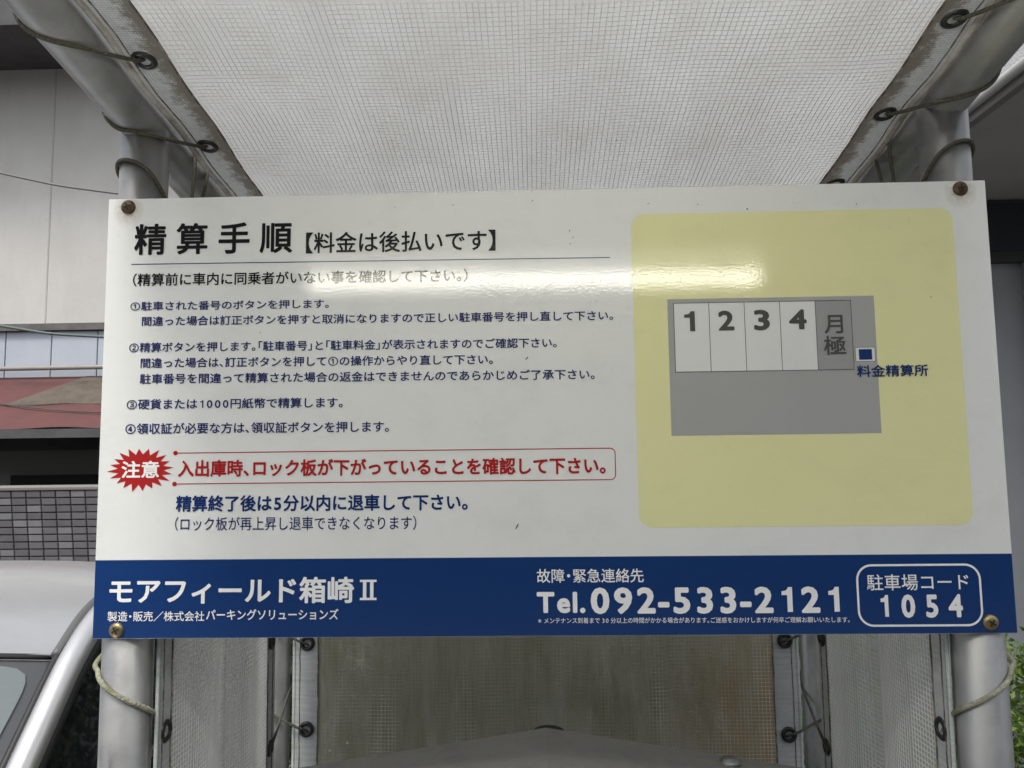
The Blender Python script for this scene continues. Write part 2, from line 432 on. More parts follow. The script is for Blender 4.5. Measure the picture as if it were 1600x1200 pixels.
# ------------------------------------------------------------------ setting
struct(MB().add([(-150, -150, 0), (150, -150, 0), (150, 150, 0), (-150, 150, 0)], [(0, 1, 2, 3)]).build('ground', MT['asphalt']))
struct(bevel(MB().box(-0.62, 0.62, -0.12, 0.72, 0.0, 0.12).build('concrete_pad', MT['pad']), 0.01))
for x in (-2.62, -0.66):
    struct(MB().add([(x - 0.05, -2.2, 0.004), (x + 0.05, -2.2, 0.004), (x + 0.05, 3.2, 0.004), (x - 0.05, 3.2, 0.004)], [(0, 1, 2, 3)]).build('parking_line', MT['line_paint']))

# ---- concrete house beyond the van (left)
W7 = 7.0
hs_ = thing('concrete_house', 'weathered grey concrete house with pale blue siding behind the silver car', 'house', (-6.5, 7.0, 0))
MB().box(-12.0, 1.0, W7, W7 + 0.3, 3.16, 7.4).build('wall', MT['concrete'], hs_)
MB().box(-12.0, 1.0, W7 + 0.02, W7 + 9, 7.4, 7.45).build('upper_floor', MT['concrete'], hs_)
MB().box(-12.0, 1.0, W7 + 0.30, W7 + 9, 0.0, 7.39).build('inner_volume', MT['shade_wall'], hs_)
for xj in (-8.7, -6.9, -5.08, -3.26, -1.44):
    MB().box(xj - 0.008, xj + 0.008, W7 - 0.004, W7 + 0.05, 3.17, 7.38).build('wall_joint', MT['concrete_joint'], hs_)
MB().box(-12.0, 1.0, W7 - 0.02, W7 + 0.28, 3.085, 3.155).build('flashing', MT['band_dark'], hs_)
xb = -5.51
for i in range(-10, 13):
    x0 = xb + i * 0.488
    bevel(MB().box(x0 + 0.005, x0 + 0.483, W7 + 0.03, W7 + 0.10, 2.45, 3.08).build('siding_panel', MT['panel_blue'], hs_), 0.006)
MB().box(-12.0, 1.0, W7 + 0.075, W7 + 0.29, 2.44, 3.082).build('siding_backing', MT['joint_dark'], hs_)
MB().tube([(-12, W7 - 0.06, 2.665), (1, W7 - 0.06, 2.70)], 0.024, 12).build('drain_pipe', MT['drain'], hs_, True)
# eave projecting over the concrete wall
MB().box(-12.0, 1.0, W7 - 0.85, W7 + 0.02, 5.93, 6.05).build('eave', MT['soffit_dark'], hs_)
MB().box(-12.0, 1.0, W7 - 0.93, W7 - 0.853, 5.88, 6.20).build('eave_fascia', MT['soffit_dark'], hs_)
# red tin lean-to roof
def rr(x, t, lift=0.0):
    y = W7 + 0.02 - t * 1.02; z = 2.60 - t * 0.575
    return (x, y, z + lift + 0.008 * math.sin(x * 7.0) * t)
MB().grid(lambda a, b: rr(-12 + a * 13.0, b), 90, 8).build('roof', MT['redroof'], hs_, True)
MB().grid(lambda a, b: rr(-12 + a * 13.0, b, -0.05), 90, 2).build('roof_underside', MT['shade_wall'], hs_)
MB().box(-12, 1.0, W7 - 1.04, W7 - 0.985, 1.935, 2.015).build('roof_edge', MT['soffit_dark'], hs_)
pv = [rr(-4.62, 0.02, .012), rr(-3.2, 0.02, .012), rr(-3.2, 0.62, .012), rr(-3.7, 0.58, .014), rr(-4.1, 0.60, .012), rr(-4.5, 0.575, .014), rr(-4.85, 0.60, .012), rr(-5.05, 0.60, .012)]
MB().add(pv + [(p[0], p[1], p[2] - 0.01) for p in pv], [tuple(range(8))] + [(i, i + 8, (i + 1) % 8 + 8, (i + 1) % 8) for i in range(8)]).build('roof_patch', MT['brownroof'], hs_)
MB().tube(smooth_path([rr(-7.5, 0.25, .02), rr(-5.9, 0.42, .02), rr(-5.0, 0.62, .02), rr(-4.2, 0.77, .02), rr(-3.2, 0.80, .01)]), 0.006, 6).build('roof_seam', MT['soffit_dark'], hs_)
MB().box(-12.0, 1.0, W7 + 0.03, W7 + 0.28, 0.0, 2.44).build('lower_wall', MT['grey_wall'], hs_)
MB().box(-12.0, 1.0, W7 - 0.05, W7 + 0.029, 1.84, 2.43).build('eave_shade_strip', MT['shade_wall'], hs_)  # dark strip standing in for the shade below the eave
MB().box(-5.36, -2.2, W7 - 0.01, W7 + 0.028, 1.40, 1.59).build('vent_slot', MT['black_void'], hs_)
struct_names = None

# ---- tiled wall in front of the house
TL = R(9)
tw = thing('tiled_wall', 'low garden wall of small stacked grey tiles behind the silver car', 'wall', (-3.2, 4.45, 0))
tw.rotation_euler = (TL, 0, 0)
ROOT[tw] = Vector((0, 0, 0))                     # children are given in the wall's own frame
def lbox(x0, x1, y0, y1, z0, z1): return MB().box(x0, x1, y0, y1, z0, z1)
HT = 1.555 / math.cos(TL)
lbox(-2.6, 3.0, 0.012, 0.06, 0.0, HT - 0.02).build('core', MT['grout'], tw)
bevel(lbox(-2.6, 3.0, -0.006, 0.07, HT - 0.018, HT + 0.004).build('cap', MT['cap'], tw), 0.004)
pw, ph = 0.0985, 0.0487
tm = {}
for k in ('tile_a', 'tile_b', 'tile_c'):
    b_ = MB()
    x0, x1, z0, z1 = 0.003, pw - 0.003, 0.004, ph - 0.003
    c = 0.0025
    b_.add([(x0, 0.012, z0), (x1, 0.012, z0), (x1, 0.012, z1), (x0, 0.012, z1), (x0 + c, 0, z0 + c), (x1 - c, 0, z0 + c), (x1 - c, 0, z1 - c), (x0 + c, 0, z1 - c)],
           [(4, 5, 6, 7), (0, 1, 5, 4), (1, 2, 6, 5), (2, 3, 7, 6), (3, 0, 4, 7)])
    me = bpy.data.meshes.new('tile'); me.from_pydata(b_.V, [], b_.F); me.materials.append(MT[k]); tm[k] = me
rest = {k: MB() for k in tm}
top = HT - 0.02
for row in range(30):
    for colm in range(56):
        x = -2.6 + colm * pw; z = top - (row + 1) * ph
        if z < 0: continue
        q = (colm * 2 + row * 3 + (row // 3)) % 7
        k = 'tile_c' if q in (0,) or random.random() < 0.10 else ('tile_b' if random.random() < 0.4 else 'tile_a')
        wx = x - 3.2
        if row < 12 and -3.75 < wx < -1.40:
            o = bpy.data.objects.new('tile', tm[k]); COL.objects.link(o); o.parent = tw
            o.location = (x, random.uniform(-0.001, 0.0012), z); ROOT[o] = Vector((0, 0, 0))
        else:
            rest[k].add([(v.co.x + x, v.co.y, v.co.z + z) for v in tm[k].vertices], [tuple(p.vertices) for p in tm[k].polygons])
for k in rest:
    o = rest[k].build('tile_field', MT[k], tw); o['kind'] = 'stuff'

# ---- house on the right
hr = thing('stucco_house', 'white stucco house with deep grey eave and dark window at the right', 'house', (4.5, 5.0, 0))
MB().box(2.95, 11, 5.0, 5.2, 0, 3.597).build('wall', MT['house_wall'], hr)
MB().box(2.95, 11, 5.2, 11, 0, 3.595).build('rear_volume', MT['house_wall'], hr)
MB().box(2.56, 11, 2.0, 11.4, 3.60, 3.625).build('soffit', MT['soffit'], hr)
bevel(MB().box(2.50, 2.555, 2.0, 11.4, 3.58, 3.665).build('fascia', MT['fascia'], hr), 0.008)
MB().box(2.556, 11, 2.0, 2.06, 3.58, 3.665).build('front_fascia', MT['fascia'], hr)
MB().tube([(2.47, 1.98, 3.645), (2.47, 11.4, 3.645)], 0.028, 12).build('gutter', MT['gutter'], hr, True)
MB().box(2.60, 11, 2.07, 11.3, 3.63, 3.66).build('roof_slab', MT['fascia'], hr)
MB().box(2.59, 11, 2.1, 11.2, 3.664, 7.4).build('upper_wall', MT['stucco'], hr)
# window under the eave
wn = MB().box(3.30, 6.4, 4.955, 4.998, 3.16, 3.59).build('window', MT['frame_dark'], hr)
for i in range(4):
    a = 3.34 + i * 0.765
    MB().box(a, a + 0.735, 4.945, 4.954, 3.20, 3.565).build('pane', MT['window_dark'], wn)
MB().box(3.28, 6.42, 4.93, 4.998, 3.115, 3.155).build('window_sill', MT['frame_dark'], hr)
MB().tube([(3.69, 4.95, 0.0), (3.69, 4.95, 3.11)], 0.045, 12).build('downpipe', MT['fascia'], hr, True)

# ---- building block added out of view behind the camera to hold back low sky
ab = thing('added_sky_blocker', 'added plain grey two storey block out of view, holding low sky off the sign', 'building', (0, -12.0, 0))
MB().box(-13, 13, -18, -12.0, 0, 6.4).build('wall', MT['cap'], ab)  # body of the added sky blocker
MB().box(-13.4, 13.4, -18.3, -11.5, 6.405, 6.6).build('roof', MT['fascia'], ab)  # top of the added sky blocker
for fl in (0.0, 3.0):
    for i in range(8):
        x0 = -11.8 + i * 3.0
        wd = MB().box(x0, x0 + 1.7, -11.998, -11.95, fl + 0.9, fl + 2.2).build('window', MT['frame_dark'], ab)  # window on the added sky blocker
        for k in range(2): MB().box(x0 + 0.06 + k * 0.8, x0 + 0.80 + k * 0.8, -11.949, -11.935, fl + 0.96, fl + 2.14).build('pane', MT['window_dark'], wd)  # panes on the added sky blocker

# ---- cables
def cable(name, P, r, m, label):
    o = MB().tube(smooth_path(P, 10), r, 6).build(name, m, None, True, base=P[0]); return tag(o, label, 'cable')
cable('overhead_cable', [(-7.4, 6.0, 5.05), (-4.9, 6.0, 4.39), (-3.85, 6.0, 4.18), (-1.5, 6.0, 3.86), (1.0, 6.0, 3.7)], 0.010, MT['cable'], 'thin grey cable slanting across the concrete wall')
cable('drooping_cable', [(-7.8, 6.6, 3.55), (-5.3, 6.6, 3.075), (-4.28, 6.6, 2.945), (-1.5, 6.6, 2.80), (1.0, 6.6, 2.85)], 0.014, MT['cable_teal'], 'teal cable crossing the top of the blue siding')

# ------------------------------------------------------------------ silver car
CX = -1.488
car = thing('silver_car', 'silver car parked to the left of the pipe shelter', 'car', (CX, 1.0, 0))
def lerp_tab(tab, y):
    for (a, va), (b, vb) in zip(tab, tab[1:]):
        if y <= b:
            t = max(0, (y - a) / (b - a)); t = t * t * (3 - 2 * t) if False else t
            return va + (vb - va) * t
    return tab[-1][1]
ZC = [(0.40, 1.437), (0.5, 1.453), (0.6, 1.466), (0.7, 1.476), (0.8, 1.482), (0.9, 1.484), (1.0, 1.483), (1.1, 1.478), (1.2, 1.469), (1.35, 1.451), (1.5, 1.428), (1.65, 1.402), (1.8, 1.372), (1.9, 1.35)]
def roof_z(x, y): return lerp_tab(ZC, y) - (0.055 + 0.04 * max(0, min(1, (0.95 - y) / 0.32))) * abs(x / 0.6) ** 2.6
def header_y(x): return 0.40 + 0.234 * (abs(x) / 0.6) ** 2.6
def roof_pt(a, b):
    x = -0.60 + 1.20 * a; y0 = header_y(x); y = y0 + (1.85 - 0.10 * (x / 0.6) ** 2 - y0) * b
    return (CX + x, y, roof_z(x, y))
MB().grid(roof_pt, 40, 40).build('roof', MT['paint'], car, True)
rail = [(0.735, 0.10, 0.925), (0.702, 0.28, 1.085), (0.676, 0.42, 1.208), (0.662, 0.52, 1.292), (0.647, 0.62, 1.366), (0.632, 0.727, 1.418), (0.622, 0.83, 1.440), (0.617, 1.0, 1.448), (0.617, 1.3, 1.424), (0.624, 1.6, 1.375), (0.645, 1.85, 1.285), (0.70, 2.15, 1.08)]
for s in (1, -1):
    MB().tube(smooth_path([(CX + s * x, y, z) for x, y, z in rail], 10), 0.0225, 18).build('pillar', MT['paint'], car, True)
    MB().tube(smooth_path([(CX + s * (x - 0.026), y - 0.006, z + 0.010) for x, y, z in rail[4:11]], 10), 0.0085, 8).build('roof_groove', MT['groove'], car, True)
    MB().tube(smooth_path([(CX + s * (x - 0.0215), y - 0.014, z + 0.004) for x, y, z in rail[0:6]], 10), 0.0065, 8).build('windscreen_trim', MT['rubber'], car, True)
    MB().tube(smooth_path([(CX + s * (x + 0.012), y + 0.012, z - 0.020) for x, y, z in rail[0:11]], 10), 0.011, 8).build('window_trim', MT['rubber'], car, True)
# windscreen
def wsc(a, b, lift=0.0):
    x = (-0.60 + 1.20 * a) * (1.035 + 0.15 * b)
    xx = -0.60 + 1.20 * a
    y1 = header_y(xx); z1 = roof_z(xx, y1) - 0.012
    y0 = -0.12 + 0.22 * (abs(xx) / 0.6) ** 2; z0 = 0.925
    y = y1 + (y0 - y1) * b; z = z1 + (z0 - z1) * b + 0.035 * math.sin(math.pi * b) + lift
    return (CX + x, y - lift * 0.6, z)
MB().grid(lambda a, b: wsc(a, b), 40, 24).build('windscreen', MT['frit'], car, True)
# clear area with rounded corners
pts = []
def rrect(x0, x1, y0, y1, r, n=6):
    out = []
    for cx, cy, a0 in ((x1 - r, y1 - r, 0), (x0 + r, y1 - r, 90), (x0 + r, y0 + r, 180), (x1 - r, y0 + r, 270)):
        for i in range(n + 1):
            a = R(a0 + 90 * i / n); out.append((cx + r * math.cos(a), cy + r * math.sin(a)))
    return out
def pane_pt(a, b):
    # superellipse-like squircle map of the unit square
    u, v = a * 2 - 1, b * 2 - 1
    k = 0.035 * (abs(u) ** 14) * (abs(v) ** 14)
    u *= 1 - k; v *= 1 - k
    return wsc(0.5 + u * 0.482, 0.5 + v * 0.480, 0.004)
MB().grid(pane_pt, 50, 30).build('windscreen_glass', MT['screen_glass'], car, True)
MB().tube([wsc(i / 30, -0.004, 0.004) for i in range(31)], 0.0042, 8).build('header_trim', MT['rubber'], car, True)
# rear window
def rw(a, b):
    x = -0.6 + 1.2 * a; y0 = 1.85 - 0.10 * (x / 0.6) ** 2; z0 = roof_z(x, y0) - 0.004
    return (CX + x * (1 + 0.15 * b), y0 + (0.48) * b, z0 + (0.97 - z0) * b)
MB().grid(rw, 16, 8).build('rear_window', MT['glass'], car, True)
# side glass
for s in (1, -1):
    tp = smooth_path([(x, y, z) for x, y, z in rail], 6)
    b_ = MB(); V = []
    for p in tp:
        V += [(CX + s * (p.x + 0.008), p.y, p.z - 0.02), (CX + s * (0.795), p.y, 0.90)]
    b_.add(V, [(2 * i, 2 * i + 1, 2 * i + 3, 2 * i + 2) for i in range(len(tp) - 1)]).build('side_window', MT['glass'], car, True)
    MB().tube([(CX + s * 0.752, 1.0, 0.90), (CX + s * 0.632, 1.1, 1.42)], 0.03, 8).build('door_pillar', MT['rubber'], car, True)
# lower body: loft of half profiles along y
SEC = [(-1.16, 0.50, 0.30, 0.62, 0.60), (-1.08, 0.68, 0.24, 0.74, 0.72), (-0.90, 0.80, 0.20, 0.80, 0.80), (-0.5, 0.835, 0.18, 0.86, 0.87), (-0.1, 0.84, 0.18, 0.90, 0.945),
       (0.4, 0.845, 0.18, 0.92, 0.95), (1.2, 0.845, 0.18, 0.92, 0.95), (2.4, 0.845, 0.18, 0.93, 0.96), (3.1, 0.835, 0.20, 0.94, 0.97), (3.45, 0.80, 0.24, 0.92, 0.965), (3.60, 0.70, 0.32, 0.86, 0.90)]
def prof(hw, zb, zs, zt):
    P = [(0, zb), (hw * 0.80, zb), (hw * 0.95, zb + 0.04), (hw * 0.985, zb + 0.16), (hw, zb + (zs - zb) * 0.55), (hw * 0.985, zs - 0.10), (hw * 0.95, zs - 0.02), (hw * 0.88, zs + 0.01), (hw * 0.5, zt), (0, zt + 0.01)]
    return P
b_ = MB(); rings = []
for y, hw, zb, zs, zt in SEC:
    y -= 0.18; zs -= 0.02; zt -= 0.03
    p = prof(hw, zb, zs, zt); ring = [(CX + x, y, z) for x, z in p] + [(CX - x, y, z) for x, z in p[-2:0:-1]]
    rings.append(ring)
n_ = len(rings[0]); V = [v for r_ in rings for v in r_]
Fc = [(i * n_ + j, i * n_ + (j + 1) % n_, (i + 1) * n_ + (j + 1) % n_, (i + 1) * n_ + j) for i in range(len(rings) - 1) for j in range(n_)]
Fc += [tuple(range(n_))[::-1], tuple((len(rings) - 1) * n_ + j for j in range(n_))]
bd = weld(mesh('body', V, Fc, MT['paint'], car)); auto_smooth(bd, 50)
for s in (1, -1):
    for yw in (-0.60, 2.54):
        cx = CX + s * 0.775
        t_ = MB().lathe([(0.19, -0.09), (0.29, -0.095), (0.31, -0.07), (0.31, 0.07), (0.29, 0.095), (0.19, 0.09), (0.18, 0.02)], (cx, yw, 0.312), 'x', 32).build('wheel', MT['tyre'], car, True)
        MB().lathe([(0.19, 0.085 * s), (0.17, 0.06 * s), (0.06, 0.085 * s), (0.03, 0.095 * s)], (cx, yw, 0.312), 'x', 24).build('rim', MT['rim'], t_, True)
        MB().tube([(CX + s * 0.80, yw + 0.36 * math.cos(R(a)), 0.31 + 0.36 * math.sin(R(a))) for a in range(0, 181, 12)], 0.05, 8).build('wheel_arch', MT['rubber'], car, True)
    MB().tube([(CX + s * 0.42, -1.28, 0.66), (CX + s * 0.58, -1.20, 0.68), (CX + s * 0.70, -1.04, 0.71)], [0.05, 0.07, 0.04], 14).build('headlight', MT['lamp_clear'], car, True)
    for y in (0.17, 1.10, 2.0):
        MB().box(CX + s * 0.8445 - 0.003, CX + s * 0.8445 + 0.003, y - 0.004, y + 0.004, 0.36, 0.86).build('door_gap', MT['rubber'], car)
    for y in (0.95, 1.85):
        MB().tube([(CX + s * 0.852, y - 0.10, 0.80), (CX + s * 0.868, y, 0.80), (CX + s * 0.852, y + 0.10, 0.80)], 0.012, 8).build('door_handle', MT['paint'], car, True)
MB().box(CX - 0.36, CX + 0.36, -1.352, -1.30, 0.52, 0.60).build('grille', MT['rubber'], car)
MB().box(CX - 0.30, CX + 0.30, -1.35, -1.29, 0.34, 0.46).build('lower_grille', MT['rubber'], car)

# ------------------------------------------------------------------ pipe shelter
PR = 0.0243
LX, RX, PY = -0.428, 0.4265, 0.0278
YR = 0.48
fr = thing('pipe_shelter', 'galvanised pipe frame with four posts and sloping canopy rails behind the sign', 'shelter', (0, 0.25, 0.12))
def rail_z(y, side): return (2.083 - 0.175 * (y - PY)) if side < 0 else (2.087 - 0.189 * (y - PY))
for s, x in ((-1, LX), (1, RX)):
    for y in (PY, YR):
        top = rail_z(y, s) - 0.006
        MB().tube([(x, y, 0.12), (x, y, 1.0), (x, y, top)], PR, 40).build('post', MT['pipe'], fr, True)
        MB().lathe([(0.05, 0.0), (0.05, 0.006), (0.028, 0.008), (0.0275, 0.04), (0.0245, 0.041)], (x, y, 0.12), 'z', 24).build('post_base', MT['pipe'], fr, True)
    MB().tube([(x, -1.10, rail_z(-1.10, s)), (x, 0, rail_z(0, s)), (x, 0.62, rail_z(0.62, s))], PR, 40).build('canopy_rail', MT['pipe'], fr, True)
for y in (-1.08, 0.60):
    MB().tube([(LX, y, rail_z(y, -1) - 0.0), (RX, y, rail_z(y, 1) - 0.0)], PR * 0.98, 24).build('cross_rail', MT['pipe'], fr, True)
MB().tube([(LX, YR, 0.55), (RX, YR, 0.55)], PR * 0.98, 24).build('cross_rail', MT['pipe'], fr, True)

# ---- mesh sheets
def sheet(name, label, group, P, U, V, pitch, mfilm, mthread, hems, loc, tr=0.00042, nseg=24, hem_w=0.042):
    """P(u,v) in metres -> world point; U, V extents; threads every pitch in both directions; hems: list of 'u0','u1','v0','v1'"""
    t = thing(name, label, 'mesh sheet', loc, group)
    nu = max(8, int(U / 0.02)); nv = max(8, int(V / 0.02))
    MB().grid(lambda a, b: P(a * U, b * V), nu, nv).build('film', mfilm, t, True)
    b_ = MB()
    def strand(fn, L):
        n = max(8, int(L / 0.035)); k = len(b_.V)
        pts = [Vector(fn(i / n)) for i in range(n + 1)]
        T = (pts[-1] - pts[0]).normalized()
        a = Vector((0.31, 0.53, 0.79)); a = (a - a.dot(T) * T).normalized(); c = T.cross(a)
        for p in pts:
            for o_ in (a, c, -a, -c): b_.V.append(tuple(p + o_ * tr))
        for i in range(n):
            for j in range(4): b_.F.append((k + i * 4 + j, k + i * 4 + (j + 1) % 4, k + i * 4 + 4 + (j + 1) % 4, k + i * 4 + 4 + j))
    q = pitch
    while q < U:
        d = random.uniform(-.0003, .0003); strand(lambda s_, q=q, d=d: P(q + d, s_ * V), V); q += pitch
    q = pitch
    while q < V:
        d = random.uniform(-.0003, .0003); strand(lambda s_, q=q, d=d: P(s_ * U, q + d), U); q += pitch
    th = b_.build('mesh_threads', mthread, t); th['kind'] = 'stuff'
    return t

def hem_strip(t, P, edge, L, U, V, wdt, lift, m_hem='hem', roll=0.0042):
    """strip along one edge; uv.x 0 at the outer edge, 1 at the inner seam; uv.y along"""
    n = max(10, int(L / 0.02)); m = 6
    def at(a, d):
        if edge == 'u0': return P(d, a)
        if edge == 'u1': return P(U - d, a)
        if edge == 'v0': return P(a, d)
        return P(a, V - d)
    V_ = []; UVs = []
    for i in range(n + 1):
        for j in range(m + 1):
            p = Vector(at(L * i / n, wdt * j / m)) + Vector(lift); V_.append(p); UVs.append((j / m, L * i / n))
    Fc = [(i * (m + 1) + j, (i + 1) * (m + 1) + j, (i + 1) * (m + 1) + j + 1, i * (m + 1) + j + 1) for i in range(n) for j in range(m)]
    o = mesh('hem', V_, Fc, MT[m_hem], t, True)
    uv = o.data.uv_layers.new(name='UVMap')
    for lp in o.data.loops: uv.data[lp.index].uv = UVs[lp.vertex_index]
    MB().tube([Vector(at(L * i / n, -0.0025)) for i in range(n + 1)], roll, 8).build('hem_roll', MT['hem_roll'] if m_hem == 'hem' else MT['hem_clean'], t, True)
    for d, rr_ in ((0.0065, 0.0007), (wdt - 0.001, 0.0011)):
        pts = [Vector(at(L * i / (n * 3), d + 0.0009 * noise.noise((i * 0.35, d * 900, 3)))) + Vector(lift) * 1.3 for i in range(n * 3 + 1)]
        MB().tube(pts, rr_, 5).build('stitch_seam', MT['stitch'], o)

def grommet(t, c, nrm):
    nrm = Vector(nrm).normalized(); a = nrm.orthogonal().normalized(); b = nrm.cross(a); c = Vector(c)
    prof_ = [(0.0058, -0.0016), (0.0072, -0.0030), (0.0100, -0.0030), (0.0118, -0.0012), (0.0118, 0.0012), (0.0100, 0.0030), (0.0072, 0.0030), (0.0058, 0.0016)]
    n = 28; V = []
    for r_, h in prof_:
        for j in range(n):
            an = 2 * math.pi * j / n; V.append(c + a * r_ * math.cos(an) + b * r_ * math.sin(an) + nrm * h)
    m = len(prof_)
    Fc = [(i * n + j, i * n + (j + 1) % n, ((i + 1) % m) * n + (j + 1) % n, ((i + 1) % m) * n + j) for i in range(m) for j in range(n)]
    mesh('grommet', V, Fc, MT['grommet'], t, True)

CW = 0.394
def canopy_z(x, y):
    base = 2.085 - 0.182 * (y - PY)
    sag = 0.010 * (1 - (x / CW) ** 2)
    return base - sag * 0.7 + 0.0022 * math.sin(y * 43.4) * abs(x / CW) ** 3 + 0.0035 * noise.noise((x * 5, y * 4, 0)) + 0.0012 * noise.noise((x * 17, y * 13, 5))
def canP(u, v):
    x = -CW + u; y = -1.05 + v
    return (x, y, canopy_z(max(-CW, min(CW, x)), y))
cs = sheet('canopy_sheet', 'translucent white thread-reinforced sheet stretched overhead as the canopy', 'mesh sheets on the pipe shelter', canP, 2 * CW, 1.62, 0.0056, MT['film_top'], MT['thread_top'], None, (0, -0.24, 2.1), 0.00031)
gn = (0, 0.179, 0.984)
GY = [0.069 + 0.145 * k for k in range(-7, 4)]
GYR = [0.040 + 0.1405 * k for k in range(-7, 4)]
for e in ('u0', 'u1'): hem_strip(cs, canP, e, 1.62, 2 * CW, 1.62, 0.042, (0, 0, -0.0016))
for y in GY: grommet(cs, (-0.377, y, canopy_z(-0.377, y) - 0.001), gn)
for y in GYR: grommet(cs, (0.373, y, canopy_z(0.373, y) - 0.001), gn)

def sideP(s):
    def f(u, v):
        y = 0.034 + u; z = 1.92 - v
        x = s * (0.3985 + 0.004 * math.sin(u * 38 + 1.2) * math.sin(math.pi * min(1, max(0, u / 0.352))) + 0.006 * math.exp(-((u - 0.185) / 0.014) ** 2) + 0.0025 * noise.noise((u * 9, v * 3, s)))
        return (x, y, z)
    return f
SU, SV = 0.352, 1.50
for s, nm in ((-1, 'left'), (1, 'right')):
    P = sideP(s)
    sh = sheet('side_sheet', 'grey thread-reinforced sheet closing the %s side of the shelter' % nm, 'mesh sheets on the pipe shelter', P, SU, SV, 0.0056, MT['film_side'], MT['thread'], None, (s * 0.4, 0.22, 0.42), 0.00055)
    for e in ('u0', 'u1'): hem_strip(sh, P, e, SV, SU, SV, 0.028, (-s * 0.0016, 0, 0), 'hem_clean', 0.0022)
    for z in (1.835, 1.64, 1.440, 1.24, 1.04):
        grommet(sh, (s * 0.398, 0.050, z), (1, 0, 0))
    for z in (1.83, 1.63, 1.455, 1.305, 1.13):
        grommet(sh, (s * 0.398, 0.374, z), (1, 0, 0))
def backP(u, v):
    x = -0.388 + u; z = 1.90 - v
    y = 0.462 + 0.004 * math.sin(u * 21) * math.sin(math.pi * u / 0.776) + 0.003 * noise.noise((u * 7, v * 4, 4))
    return (x, y, z)
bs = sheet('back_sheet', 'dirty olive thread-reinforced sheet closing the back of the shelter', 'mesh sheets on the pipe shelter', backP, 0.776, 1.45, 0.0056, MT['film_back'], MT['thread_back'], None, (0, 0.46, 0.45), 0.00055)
for e in ('u0', 'u1'): hem_strip(bs, backP, e, 1.45, 0.776, 1.45, 0.036, (0, -0.0016, 0), 'hem_clean', 0.003)
BZ = (1.81, 1.62, 1.432, 1.292, 1.12)
for z in BZ:
    grommet(bs, (-0.370, 0.459, z + (0.01 if z < 1.4 else 0)), (0, 1, 0)); grommet(bs, (0.372, 0.459, z), (0, 1, 0))

# ---- lashing ropes
RR = 0.0020
def rope(name, label, P, m, k=10, r=RR):
    P = smooth_path(P, k)
    o = MB().tube(P, r, 10).build(name, m, None, True, base=P[0]); return tag(o, label, 'rope', 'lashing ropes on the pipe shelter')
def lacing(s, gx, ys):
    x0 = LX if s < 0 else RX; q = PR + RR
    P = []
    for y in ys:
        za = rail_z(y, s); ex = -0.0125 if 0.05 < y < 0.09 else 0.0
        cz = canopy_z(gx, y)
        # up through the grommet, out under the rail, round its outside and over the top to the next one
        P += [(gx + s * 0.001, y + 0.002, cz + 0.006), (gx + s * 0.004, y - 0.006, cz - 0.0045), (x0 - s * 0.021, y - 0.044 + ex, rail_z(y - 0.044, s) - q * 0.75)]
        for a, dy in ((82, -0.062), (112, -0.0695), (142, -0.0715), (172, -0.073), (205, -0.078), (235, -0.085), (265, -0.095), (295, -0.108), (325, -0.122)):
            ang = R(a)      # measured so that 90 is below the rail and 180 is its outer side
            dy += ex * (1 if a < 100 else 0.5)
            P.append((x0 - s * q * math.cos(ang), y + dy, rail_z(y + dy, s) - q * math.sin(ang)))
    return P
rope('lashing_rope', 'olive rope lacing the canopy sheet to the left canopy rail', lacing(-1, -0.377, [y for y in GY[::-1] if y < 0.10]), MT['rope'], 6)
rope('lashing_rope', 'olive rope lacing the canopy sheet to the right canopy rail', lacing(1, 0.373, [y for y in GYR[::-1] if y < 0.10]), MT['rope'], 6)
def post_wrap(s):
    x0 = LX if s < 0 else RX; q = PR + RR
    P = []
    for a, y in ((170, 0.106), (130, 0.103), (95, 0.100), (60, 0.098), (25, 0.096), (-5, 0.092)):   # over the rail behind the post
        ang = R(a); P.append((x0 - s * q * math.cos(ang), y, rail_z(y, s) + q * math.sin(ang)))
    P += [(x0 - s * 0.030, 0.080, 2.032), (x0 - s * 0.0325, 0.066, 2.004)]
    for a, z in ((25, 1.994), (0, 1.997), (-25, 2.009), (-50, 2.023), (-75, 2.031), (-100, 2.035), (-125, 2.036), (-150, 2.033), (-180, 2.026), (-220, 2.016), (-260, 2.005), (-300, 1.985), (-330, 1.96)):
        ang = R(a); P.append((x0 - s * q * math.cos(ang), PY + q * math.sin(ang), z))
    return P
def rail_turn(s):
    x0 = LX if s < 0 else RX; q = PR + RR; P = []
    for a, y in ((170, 0.150), (130, 0.147), (95, 0.143), (60, 0.139), (25, 0.134), (-10, 0.126)):
        ang = R(a); P.append((x0 - s * q * math.cos(ang), y, rail_z(y, s) + q * math.sin(ang)))
    P += [(x0 - s * 0.029, 0.108, 2.030), (x0 - s * 0.032, 0.084, 2.004), (x0 - s * 0.032, 0.068, 1.985), (x0 - s * 0.020, 0.058, 1.97)]
    return P
rope('lashing_rope', 'olive rope wrapped round the left front post above the sign', post_wrap(-1), MT['rope'], 8)
rope('lashing_rope', 'olive rope wrapped round the right front post above the sign', post_wrap(1), MT['rope'], 8)
rope('lashing_rope', 'olive rope turn on the left rail just behind the front post', rail_turn(-1), MT['rope'], 8)
rope('lashing_rope', 'olive rope turn on the right rail just behind the front post', rail_turn(1), MT['rope'], 8)
